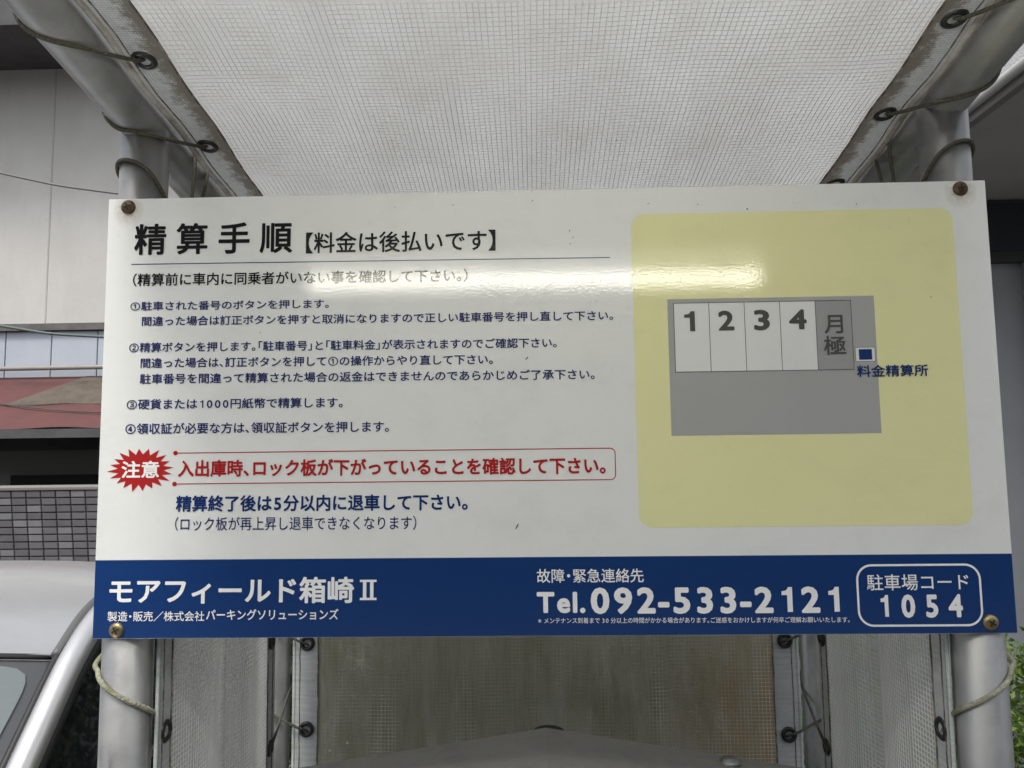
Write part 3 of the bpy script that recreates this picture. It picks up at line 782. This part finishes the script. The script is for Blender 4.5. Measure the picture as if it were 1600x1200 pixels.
def lower_wrap(s, z0, z1):
    x0 = LX if s < 0 else RX; q = PR + RR + 0.0006; P = []
    # angle: 180 = outer side, 270 = front, 360 = inner side
    for a in range(60, 376, 15):
        t = (a - 60) / 315
        z = z0 + (z1 - z0) * max(0, (a - 165) / 210) ** 1.05 if a > 165 else z0 + (165 - a) * 0.0002
        ang = R(a); bul = 0.0035 if 160 < a < 210 else 0
        P.append((x0 - s * (q + bul) * math.cos(ang), PY + (q + bul) * math.sin(ang), z))
    P += [(s * 0.4005, 0.042, z1 - 0.010), (s * 0.3985, 0.049, z1 - 0.020), (s * 0.405, 0.055, z1 - 0.030), (s * 0.418, 0.060, z1 - 0.05)]
    return P
rope('lashing_rope', 'pale braided rope spiralling round the left front post below the sign', lower_wrap(-1, 1.522, 1.462), MT['rope_pale'], 10, 0.0025)
rope('lashing_rope', 'pale braided rope spiralling round the right front post below the sign', lower_wrap(1, 1.520, 1.458), MT['rope_pale'], 10, 0.0025)
def rear_ropes(s, nm):
    x0 = LX if s < 0 else RX; q = PR + RR
    def zig(gx, gy, gz, z_up):
        return [(gx, gy, gz), (x0 - s * q * 0.93, YR - q * 0.55, gz + (z_up - gz) * 0.45), (x0 - s * q * 0.4, YR - q, gz + (z_up - gz) * 0.75), (x0 + s * q * 0.6, YR - q * 0.9, z_up), (x0 + s * q, YR, z_up + 0.02), (x0 + s * 0.2 * q, YR + q, z_up + 0.045)]
    for k_, (gz, zu) in enumerate(((1.455, 1.53), (1.305, 1.375))):
        rope('lashing_rope', 'dark rope tying the %s side sheet to the rear post, %s turn' % (nm, ('upper', 'lower')[k_]),
             [(s * 0.401, 0.370, gz - 0.008), (s * 0.397, 0.374, gz), (s * 0.3955, 0.39, gz + 0.012), (x0 - s * (q - 0.001), YR - 0.012, gz + 0.045), (x0 - s * q * 0.95, YR + 0.010, gz + 0.062), (x0 - s * q * 0.5, YR + q * 0.9, gz + 0.075)], MT['rope_dark'])
    for k_, gz in enumerate((1.432, 1.292)):
        gz2 = gz + (0.01 if (s < 0 and gz < 1.4) else 0)
        rope('lashing_rope', 'dark rope from the back sheet round the %s rear post, %s turn' % (nm, ('upper', 'lower')[k_]),
             [(s * 0.366, 0.468, gz2 - 0.006), (s * 0.3715, 0.456, gz2), (s * 0.385, 0.451, gz2 + 0.007), (x0 - s * 0.016, YR - q - 0.001, gz2 + 0.020), (x0 + s * 0.002, YR - q - 0.001, gz2 + 0.028), (x0 + s * 0.022, YR - 0.014, gz2 + 0.036), (x0 + s * q * 0.9, YR + 0.012, gz2 + 0.044)], MT['rope_dark'])
rear_ropes(-1, 'left'); rear_ropes(1, 'right')

# ---- lit tube lamp under the canopy
lp = thing('tube_lamp', 'lit white tube lamp under the canopy mirrored in the glossy sign', 'lamp', (0, -0.52, 2.03))
LZ = 2.019
MB().tube([(-0.385, -0.52, LZ + 0.002), (0.37, -0.52, LZ - 0.002)], 0.0115, 20).build('tube', MT['tube_light'], lp, True)
for x in (-0.40, 0.385):
    bevel(MB().box(x - 0.014, x + 0.014, -0.545, -0.495, LZ - 0.018, LZ + 0.075).build('lamp_holder', MT['lamp_body'], lp), 0.004)
bevel(MB().box(-0.40, 0.385, -0.55, -0.49, LZ + 0.035, LZ + 0.075).build('housing', MT['lamp_body'], lp), 0.006)
for x in (-0.30, 0.285):
    MB().box(x - 0.01, x + 0.01, -0.53, -0.51, LZ + 0.076, canopy_z(x, -0.52) + 0.004).build('hanger', MT['lamp_body'], lp)
MB().tube([(LX, -0.52, rail_z(-0.52, -1)), (RX, -0.52, rail_z(-0.52, 1))], 0.012, 12).build('cross_bar', MT['pipe'], fr, True)

# ---- payment machine
pm = thing('payment_machine', 'dark grey payment machine with a pitched hood under the sign', 'machine', (0, 0.3, 0.12))
hz = lambda d: 1.357 - d
hv = []
for y in (0.10, 0.305):
    hv += [(-0.345, y, 1.304), (0, y, 1.357), (0.345, y, 1.304), (0.345, y, 1.236), (-0.345, y, 1.236)]
hf = [(0, 1, 6, 5), (1, 2, 7, 6), (2, 3, 8, 7), (3, 4, 9, 8), (4, 0, 5, 9), (4, 3, 2, 1, 0), (5, 6, 7, 8, 9)]
hd = mesh('hood', hv, hf, MT['hood'], pm); bevel(hd, 0.004, 3)
MB().lathe([(0.026, -0.03), (0.025, 0.0), (0.020, 0.004), (0.010, 0.006)], (0.004, 0.338, 1.3375), 'z', 28).build('vent_cap', MT['rubber'], pm, True)
MB().lathe([(0.013, 0.0), (0.013, 0.003), (0.009, 0.007), (0.003, 0.008)], (0.238, 0.277, 1.3203), 'z', 20).build('bolt', MT['bolt'], pm, True)
bevel(MB().box(-0.31, 0.31, 0.14, 0.36, 0.12, 1.2355).build('cabinet', MT['cabinet'], pm), 0.012)
bevel(MB().box(-0.20, 0.06, 0.128, 0.139, 0.98, 1.12).build('display', MT['screen'], pm), 0.004)
for i in range(4):
    for j in range(2):
        bevel(MB().box(-0.20 + i * 0.07, -0.15 + i * 0.07, 0.13, 0.1395, 0.86 - j * 0.06, 0.90 - j * 0.06).build('button', MT['button'], pm), 0.003)
bevel(MB().box(0.14, 0.24, 0.128, 0.1395, 0.95, 1.10).build('coin_slot', MT['bolt'], pm), 0.004)
bevel(MB().box(-0.08, 0.14, 0.125, 0.1395, 0.52, 0.64).build('receipt_tray', MT['screen'], pm), 0.006)

# ------------------------------------------------------------------ sign board
ZS, SW, SH = 1.545, 0.9, 0.447
sg = thing('sign_board', 'large white and blue parking payment instruction sign in Japanese', 'sign', (0, 0, ZS))
def S(x, z, d=0.0): return (-0.45 + x / 1000, -d / 1000, ZS + z / 1000)     # sign millimetres -> world
pn = bevel(MB().box(-0.45, 0.45, 0.0, 0.003, ZS, ZS + SH).build('panel', MT['white'], sg), 0.0006, 2)
def poly(name, pts, d, m, parent, label=None):
    return mesh(name, [S(x, z, d) for x, z in pts], [tuple(range(len(pts)))], m, parent, label=label)
def rect(x0, x1, z0, z1): return [(x0, z0), (x1, z0), (x1, z1), (x0, z1)]
def ring(name, outer, inner, d, m, parent):
    n = len(outer); return mesh(name, [S(x, z, d) for x, z in outer + inner], [(i, (i + 1) % n, n + (i + 1) % n, n + i) for i in range(n)], m, parent)
band = poly('blue_band', [(0.4, 0.5), (899.6, 0.5), (899.6, 75.2), (0.4, 76.6)], 0.20, MT['blue'], sg)
ym = poly('yellow_map_field', rrect(542, 865.3, 103.2, 419.2, 13, 8), 0.20, MT['yellow'], sg)
lot = poly('parking_lot_plan', rect(576.2, 782, 193, 330.5), 0.40, MT['lot'], ym)
sx = [582.3 + 35.28 * i for i in range(6)]
for i in range(5):
    poly('parking_stall', rect(sx[i], sx[i + 1], 256.5, 326.2), 0.55, MT['stall'] if i < 4 else MT['stall_grey'], ym)
for i in range(6): poly('stall_line', rect(sx[i] - 0.3, sx[i] + 0.3, 256.2, 326.5), 0.70, MT['grey'], ym)
for z in (256.5, 326.2): poly('stall_line', rect(582.0, 759, z - 0.3, z + 0.3), 0.72, MT['grey'], ym)
poly('booth_outline', rect(760.6, 780.2, 264.2, 278.6), 0.52, MT['grey'], ym)
poly('booth_border', rect(761.0, 779.8, 264.6, 278.2), 0.62, MT['stall'], ym)
poly('booth_marker', rect(764.1, 777.0, 266.0, 276.6), 0.72, MT['navy2'], ym)
def tilt(x, xs, z): return -0.0047 * (x - xs) if (z > 95 and xs < 540) else (-0.003 * (x - xs) if z < 95 and xs < 540 else 0)
poly('rule_line', [(26.4, 376.8), (519.8, 374.3), (519.8, 375.2), (26.4, 377.7)], 0.25, MT['navy2'], sg)
# starburst
n = 20; st = []
for i in range(n * 2):
    a = math.pi * i / n + 0.08; k = 1.0 if i % 2 == 0 else 0.70
    k *= 1.0 + (0.05 * math.sin(i * 2.3) if i % 2 == 0 else 0)
    st.append((43.3 + 33.5 * k * math.cos(a), 166.2 + 21.8 * k * math.sin(a)))
mesh('warning_burst', [S(43.3, 166.2, 0.3)] + [S(x, z, 0.3) for x, z in st], [(0, 1 + i, 1 + (i + 1) % len(st)) for i in range(len(st))], MT['red'], sg)
# warning frame: two lines joined by a rounded end, with dots
def stroke(name, pts, wdt, d, m, parent):
    V = []
    for i, p in enumerate(pts):
        a = Vector(pts[max(i - 1, 0)]); b = Vector(pts[min(i + 1, len(pts) - 1)]); t_ = (b - a).normalized(); nn = Vector((-t_.y, t_.x)) * wdt / 2
        V += [S(p[0] + nn.x, p[1] + nn.y, d), S(p[0] - nn.x, p[1] - nn.y, d)]
    return mesh(name, V, [(2 * i, 2 * i + 1, 2 * i + 3, 2 * i + 2) for i in range(len(pts) - 1)], m, parent)
fp = [(78.2, 182.2), (515, 181.6)] + [(515 + 5 * math.sin(R(a)), 176.6 + 5 * math.cos(R(a))) for a in range(10, 91, 10)] + [(520, 156)] + [(515 + 5 * math.cos(R(a)), 155.6 - 5 * math.sin(R(a))) for a in range(10, 91, 10)] + [(78.1, 151.3)]
stroke('warning_frame', fp, 0.95, 0.25, MT['red'], sg)
for x, z in ((78.2, 182.2), (78.1, 151.3)):
    poly('warning_dot', [(x + 2.35 * math.cos(R(a)), z + 2.35 * math.sin(R(a))) for a in range(0, 360, 15)], 0.30, MT['red'], sg)
oo = rrect(749.6, 868.6, 7.0, 66.2, 15, 8); ii = rrect(751.6, 866.6, 9.0, 64.2, 13, 8)
ring('code_frame', oo, ii, 0.45, MT['letter_white'], sg)

# lettering: (text, left, bottom, right, top in mm, ink, stroke gain, extra tracking)
TEXT = [
    ("精算手順", 28.8, 386.8, 194.0, 420.0, "black", 0.022, 0.27),
    ("【料金は後払いです】", 208.1, 385.0, 403.5, 407.2, "black", 0.015, 0),
    ("（精算前に車内に同乗者がいない事を確認して下さい。）", 28.7, 354.0, 374.7, 367.6, "black", 0.015, 0),
    ("①駐車された番号のボタンを押します。", 27.0, 328.5, 232.5, 338.0, "navy", 0.017, 0),
    ("間違った場合は訂正ボタンを押すと取消になりますので正しい駐車番号を押し直して下さい。", 39.5, 312.4, 521.4, 322.4, "navy", 0.017, 0),
    ("②精算ボタンを押します。「駐車番号」と「駐車料金」が表示されますのでご確認下さい。", 27.2, 285.2, 464.1, 295.5, "navy", 0.017, 0),
    ("間違った場合は、訂正ボタンを押して①の操作からやり直して下さい。", 39.6, 269.0, 399.5, 279.3, "navy", 0.017, 0),
    ("駐車番号を間違って精算された場合の返金はできませんのであらかじめご了承下さい。", 39.3, 252.7, 501.5, 263.2, "navy", 0.017, 0),
    ("③硬貨または1000円紙幣で精算します。", 26.7, 226.8, 247.6, 237.4, "navy", 0.017, 0),
    ("④領収証が必要な方は、領収証ボタンを押します。", 26.2, 201.8, 294.5, 213.0, "navy", 0.017, 0),
    ("注意", 23.7, 157.8, 62.2, 175.0, "letter_white", 0.026, 0),
    ("入出庫時、ロック板が下がっていることを確認して下さい。", 81.3, 158.2, 510.3, 175.2, "red", 0.030, 0),
    ("精算終了後は5分以内に退車して下さい。", 80.2, 123.5, 373.1, 139.8, "navy2", 0.027, 0),
    ("（ロック板が再上昇し退車できなくなります）", 79.9, 104.7, 322.0, 118.5, "navy", 0.006, 0),
    ("モアフィールド箱崎Ⅱ", 15.8, 33.8, 282.6, 59.3, "letter_white", 0.026, 0),
    ("製造・販売／株式会社", 14.8, 16.9, 111.8, 26.6, "letter_white", 0.008, 0),
    ("パーキングソリューションズ", 113.5, 17.5, 245.1, 28.0, "letter_white", 0.016, 0),
    ("故障・緊急連絡先", 440.5, 51.0, 544.8, 64.4, "letter_white", 0.010, 0),
    ("Tel.", 440.1, 22.0, 487.3, 42.3, "letter_white", 0.040, 0.08),
    ("092-533-2121", 492.7, 20.8, 732.5, 46.2, "letter_white", 0.036, 0.0),
    ("※メンテナンス到着まで 30 分以上の時間がかかる場合があります。ご迷惑をおかけしますが何卒ご理解お願いいたします。", 441.2, 12.2, 741.4, 17.6, "letter_white", 0.004, 0),
    ("駐車場コード", 759.7, 41.2, 856.6, 56.5, "letter_white", 0.008, 0),
    ("1054", 771.8, 15.2, 849.6, 37.3, "letter_white", 0.036, 0.25),
    ("料金精算所", 761.1, 248.6, 830.9, 260.6, "navy2", 0.018, 0),
    ("1", 592.5, 297.4, 603.1, 317.8, "grey", 0.034, 0),
    ("2", 626.4, 297.5, 642.2, 317.8, "grey", 0.034, 0),
    ("3", 661.8, 297.2, 677.6, 318.0, "grey", 0.034, 0),
    ("4", 696.8, 297.5, 714.2, 317.8, "grey", 0.034, 0),
    ("月", 731.4, 292.7, 749.8, 311.6, "grey", 0.016, 0),
    ("極", 729.9, 271.2, 751.8, 290.5, "grey", 0.016, 0),
]
need = {}
for tx, *_r0, gain, trk in TEXT:
    for ch in tx:
        if ch.strip(): need.setdefault((ch, gain), None)
tmp = []
for (ch, gain) in need:
    cu = bpy.data.curves.new('glyph', 'FONT'); cu.body = ch; cu.size = 1.0; cu.resolution_u = 3; cu.fill_mode = 'FRONT'
    ob = bpy.data.objects.new('glyph', cu); COL.objects.link(ob); tmp.append(((ch, gain), ob, cu))
bpy.context.view_layer.update()
dg = bpy.context.evaluated_depsgraph_get()
for key, ob, cu in tmp:
    me = bpy.data.meshes.new_from_object(ob.evaluated_get(dg))
    need[key] = ([(v.co.x, v.co.y) for v in me.vertices], [tuple(p.vertices) for p in me.polygons])
    bpy.data.meshes.remove(me)
for key, ob, cu in tmp:
    bpy.data.objects.remove(ob); bpy.data.curves.remove(cu)
def glyph_one(g):
    """a plain grotesque numeral one with a flag, stroke weight following the line it stands in"""
    w_ = 0.082 + 1.6 * g; x1_ = 0.34
    P = [(x1_ - w_, 0), (x1_, 0), (x1_, 0.71), (x1_ - w_ * 0.78, 0.71), (x1_ - w_ * 0.95, 0.655), (x1_ - w_ - 0.03, 0.615), (0.055, 0.59), (0.055, 0.59 - 0.07 - g * 1.1), (x1_ - w_, 0.59 - 0.07 - g * 1.1)]
    return P, [(0, 1, 2, 3, 4, 5, 8), (5, 6, 7, 8)]
def glyph_two(g):
    """roman numeral two with bars"""
    def q(a, b, c, d): return [(a, c), (b, c), (b, d), (a, d)]
    P = q(0.20, 0.80, 0.0, 0.085) + q(0.20, 0.80, 0.665, 0.75) + q(0.31, 0.435, 0.085, 0.665) + q(0.565, 0.69, 0.085, 0.665)
    return P, [(4 * i, 4 * i + 1, 4 * i + 2, 4 * i + 3) for i in range(4)]
for key in need:
    if key[0] == '1': need[key] = glyph_one(key[1])
    if key[0] == 'Ⅱ': need[key] = glyph_two(key[1])
LEFT_HALF = "「（【"; RIGHT_HALF = "」）】。、"
for tx, x0, z0, x1, z1, ink, gain, trk in TEXT:
    V = []; Fc = []; pen = 0.0
    for ch in tx:
        if not ch.strip(): pen += 0.25; continue
        vs_, fs_ = need[(ch, gain)]
        if not vs_: continue
        sh, adv = 0.0, 1.0
        if ch in LEFT_HALF: sh, adv = -0.5, 0.5
        elif ch in RIGHT_HALF: adv = 0.5
        elif ch == '・': sh, adv = -0.25, 0.5
        elif ord(ch) < 128:
            lo = min(v[0] for v in vs_); hi = max(v[0] for v in vs_)
            sh = -lo + 0.035; adv = hi - lo + 0.09
            if ch in '0123456789' and len(tx) > 1: adv = 0.625 if gain > 0.03 else 0.665; sh = (adv - (hi - lo)) / 2 - lo
        # stroke weight: shifted copies a hundredth of a millimetre apart thicken the regular face
        nc = 8 if gain > 0.012 else 4
        g_ = gain
        if ch in '1Ⅱ': nc, g_ = 1, 0.0
        for c_ in range(nc):
            an_ = 2 * math.pi * (c_ + 0.5) / nc; k = len(V)
            V += [(v[0] + pen + sh + g_ * math.cos(an_), v[1] + g_ * math.sin(an_), c_ * 0.012) for v in vs_]; Fc += [tuple(i + k for i in f) for f in fs_]
        pen += adv + trk
    ax0 = min(v[0] for v in V); ax1 = max(v[0] for v in V); ay0 = min(v[1] for v in V); ay1 = max(v[1] for v in V)
    d = 0.95 if z0 > 190 and x0 > 570 else 0.45
    W_ = []
    for vx, vy, vd in V:
        X = x0 + (vx - ax0) / (ax1 - ax0) * (x1 - x0); Z = z0 + (vy - ay0) / (ay1 - ay0) * (z1 - z0)
        W_.append(S(X, Z + tilt(X, x0, z0), d + vd))
    par = ym if (z0 > 190 and x0 > 570) else sg
    lo_ = mesh('lettering', W_, Fc, MT[ink], par)

# screws with rust marks
def stain_mat():
    m, t, b, o = new_mat('rust_stain')
    tc = t.nodes.new("ShaderNodeTexCoord"); ln = t.nodes.new("ShaderNodeVectorMath"); ln.operation = 'LENGTH'
    t.links.new(tc.outputs["Object"], ln.inputs[0])
    mr = t.nodes.new("ShaderNodeMapRange"); mr.inputs["From Min"].default_value = 0.006; mr.inputs["From Max"].default_value = 0.019; mr.inputs["To Min"].default_value = 0.4; mr.inputs["To Max"].default_value = 0.0
    t.links.new(ln.outputs["Value"], mr.inputs["Value"])
    f = math_node(t, 'MULTIPLY', mr.outputs[0], noise_node(t, pos_node(t), 170, 5, 0.7, 0.25, 0.75))
    b.inputs["Base Color"].default_value = (0.42, 0.28, 0.14, 1); b.inputs["Roughness"].default_value = 0.5
    t.links.new(f, b.inputs["Alpha"])
    return m
MT['stain'] = stain_mat()
for i, (x, z) in enumerate(((21.3, 438.0), (874.6, 438.7), (24.4, 8.4), (875.0, 10.4))):
    r_ = 7.4 if i < 2 else 7.5
    c = S(x, z, 0)
    s_o = MB().lathe([(r_ / 1000, 0.0), (r_ / 1000, 0.0012), (r_ * 0.86 / 1000, 0.0026), (r_ * 0.5 / 1000, 0.0036), (0.0004, 0.0038)], c, 'y', 32).build('screw', MT['screw'] if i < 2 else MT['screw_brass'], sg, True)
    an = (0.3, 0.1, 0.5, -0.6)[i]
    b_ = MB()
    for a in (an, an + math.pi / 2):
        ca, sa = math.cos(a), math.sin(a); l_, w_ = 0.0037, 0.0007
        y0, y1 = -0.0042, -0.0030
        cr = [(c[0] + ca * p - sa * q, c[2] + sa * p + ca * q) for p, q in ((-l_, -w_), (l_, -w_), (l_, w_), (-l_, w_))]
        b_.add([(p, y0 + (0.0001 if a != an else 0), q) for p, q in cr] + [(p, y1, q) for p, q in cr], [(0, 1, 2, 3), (0, 4, 5, 1), (1, 5, 6, 2), (2, 6, 7, 3), (3, 7, 4, 0)])
    b_.build('cross_recess', MT['dark'], s_o)
    if i < 2:
        so = bpy.data.meshes.new('rust_mark'); so.from_pydata([(20e-3 * math.cos(R(a)) * .8, 0, 20e-3 * math.sin(R(a))) for a in range(0, 360, 15)], [], [tuple(range(24))])
        k_ = link('rust_mark', so, MT['stain'], sg); k_.location = Vector(S(x, z - 3.5, 0.30)) - ROOT[sg]
# insect specks and scuffs
for x, z, a, b in ((479.4, 403.2, 1.3, 0.8), (482.5, 396.4, 0.9, 0.8), (479.8, 389.8, 0.9, 0.9), (421.9, 106.1, 3.6, 1.0), (433.7, 272.8, 2.4, 1.0), (162.4, 303.5, 0.9, 0.6), (441.9, 435.6, 1.2, 0.7), (470, 170, .8, .6), (560, 430, 1.3, .6), (660, 422, 1.0, 1.6), (770, 425, 1.6, .7), (610, 428, .8, .8), (640, 300, .8, .7), (838, 328, 1.6, .4), (360, 433, .9, .7), (300, 432, .8, .6), (505, 330, .7, .7)):
    rot = random.uniform(0.2, 1.2)
    pp = []
    for q in range(9):
        an = 2 * math.pi * q / 9; ru = random.uniform(0.65, 1.1)
        u_, v_ = a * ru * math.cos(an), b * 0.6 * ru * math.sin(an)
        pp.append((x + u_ * math.cos(rot) - v_ * math.sin(rot), z + u_ * math.sin(rot) + v_ * math.cos(rot)))
    poly('dirt_speck', pp, 0.75, MT['speck'], sg)

# ------------------------------------------------------------------ planting
def shrub(name, label, c, h, rx, ry, n, leaf, ml, nst=9, group=None):
    t = thing(name, label, 'shrub', c, group)
    b_ = MB(); tips = []
    for i in range(nst):
        a = random.uniform(0, 6.28); rr_ = random.uniform(0.3, 0.9)
        tip = Vector((c[0] + rx * rr_ * math.cos(a), c[1] + ry * rr_ * math.sin(a), c[2] + h * random.uniform(0.6, 0.95)))
        mid = Vector((c[0] + rx * 0.3 * math.cos(a), c[1] + ry * 0.3 * math.sin(a), c[2] + h * 0.4))
        b_.tube(smooth_path([(c[0] + random.uniform(-.04, .04), c[1] + random.uniform(-.04, .04), c[2]), mid, tip], 5), [0.010 - 0.007 * k / 10 for k in range(11)], 6)
        tips.append(tip)
    b_.build('stems', MT['stem'], t, True)
    f_ = MB(); cl = []
    for i in range(int(n / 14)):
        while True:
            p = Vector((random.uniform(-1, 1), random.uniform(-1, 1), random.uniform(-1, 1)))
            if 0.35 < p.length < 1.0: break
        cl.append(Vector((c[0] + p.x * rx, c[1] + p.y * ry, c[2] + h * 0.53 + p.z * h * 0.47)))
    for q in cl:
        for k in range(14):
            p = q + Vector((random.gauss(0, .028), random.gauss(0, .028), random.gauss(0, .028)))
            d = Vector((random.uniform(-1, 1), random.uniform(-1, 1), random.uniform(-0.2, 1.1))).normalized()
            sd_ = d.cross(Vector((random.uniform(-1, 1), random.uniform(-1, 1), random.uniform(-1, 1)))).normalized(); nn = d.cross(sd_)
            L_ = leaf * random.uniform(0.7, 1.3); W2 = L_ * 0.24
            f_.add([p, p + d * L_ * 0.45 + sd_ * W2 + nn * L_ * .06, p + d * L_, p + d * L_ * 0.45 - sd_ * W2 + nn * L_ * .06, p + d * L_ * .5], [(0, 1, 4), (1, 2, 4), (2, 3, 4), (3, 0, 4)])
    o = f_.build('foliage', ml, t); o['kind'] = 'stuff'
    return t
shrub('garden_shrub', 'bright green small-leaved shrub beside the right front post', (1.36, 1.42, 0), 1.18, 0.30, 0.30, 13000, 0.026, MT['leaf'])
shrub('garden_shrub', 'green shrub showing beside the right rear post', (0.70, 1.10, 0), 1.50, 0.26, 0.24, 5600, 0.026, MT['leaf'])
shrub('hedge_shrub', 'dark green shrub behind the middle of the back sheet', (0.12, 1.15, 0), 1.78, 0.45, 0.28, 8200, 0.034, MT['leaf_dark'])
shrub('hedge_shrub', 'dark green shrub behind the left of the back sheet', (-0.34, 1.20, 0), 1.74, 0.30, 0.28, 6500, 0.034, MT['leaf_dark'])
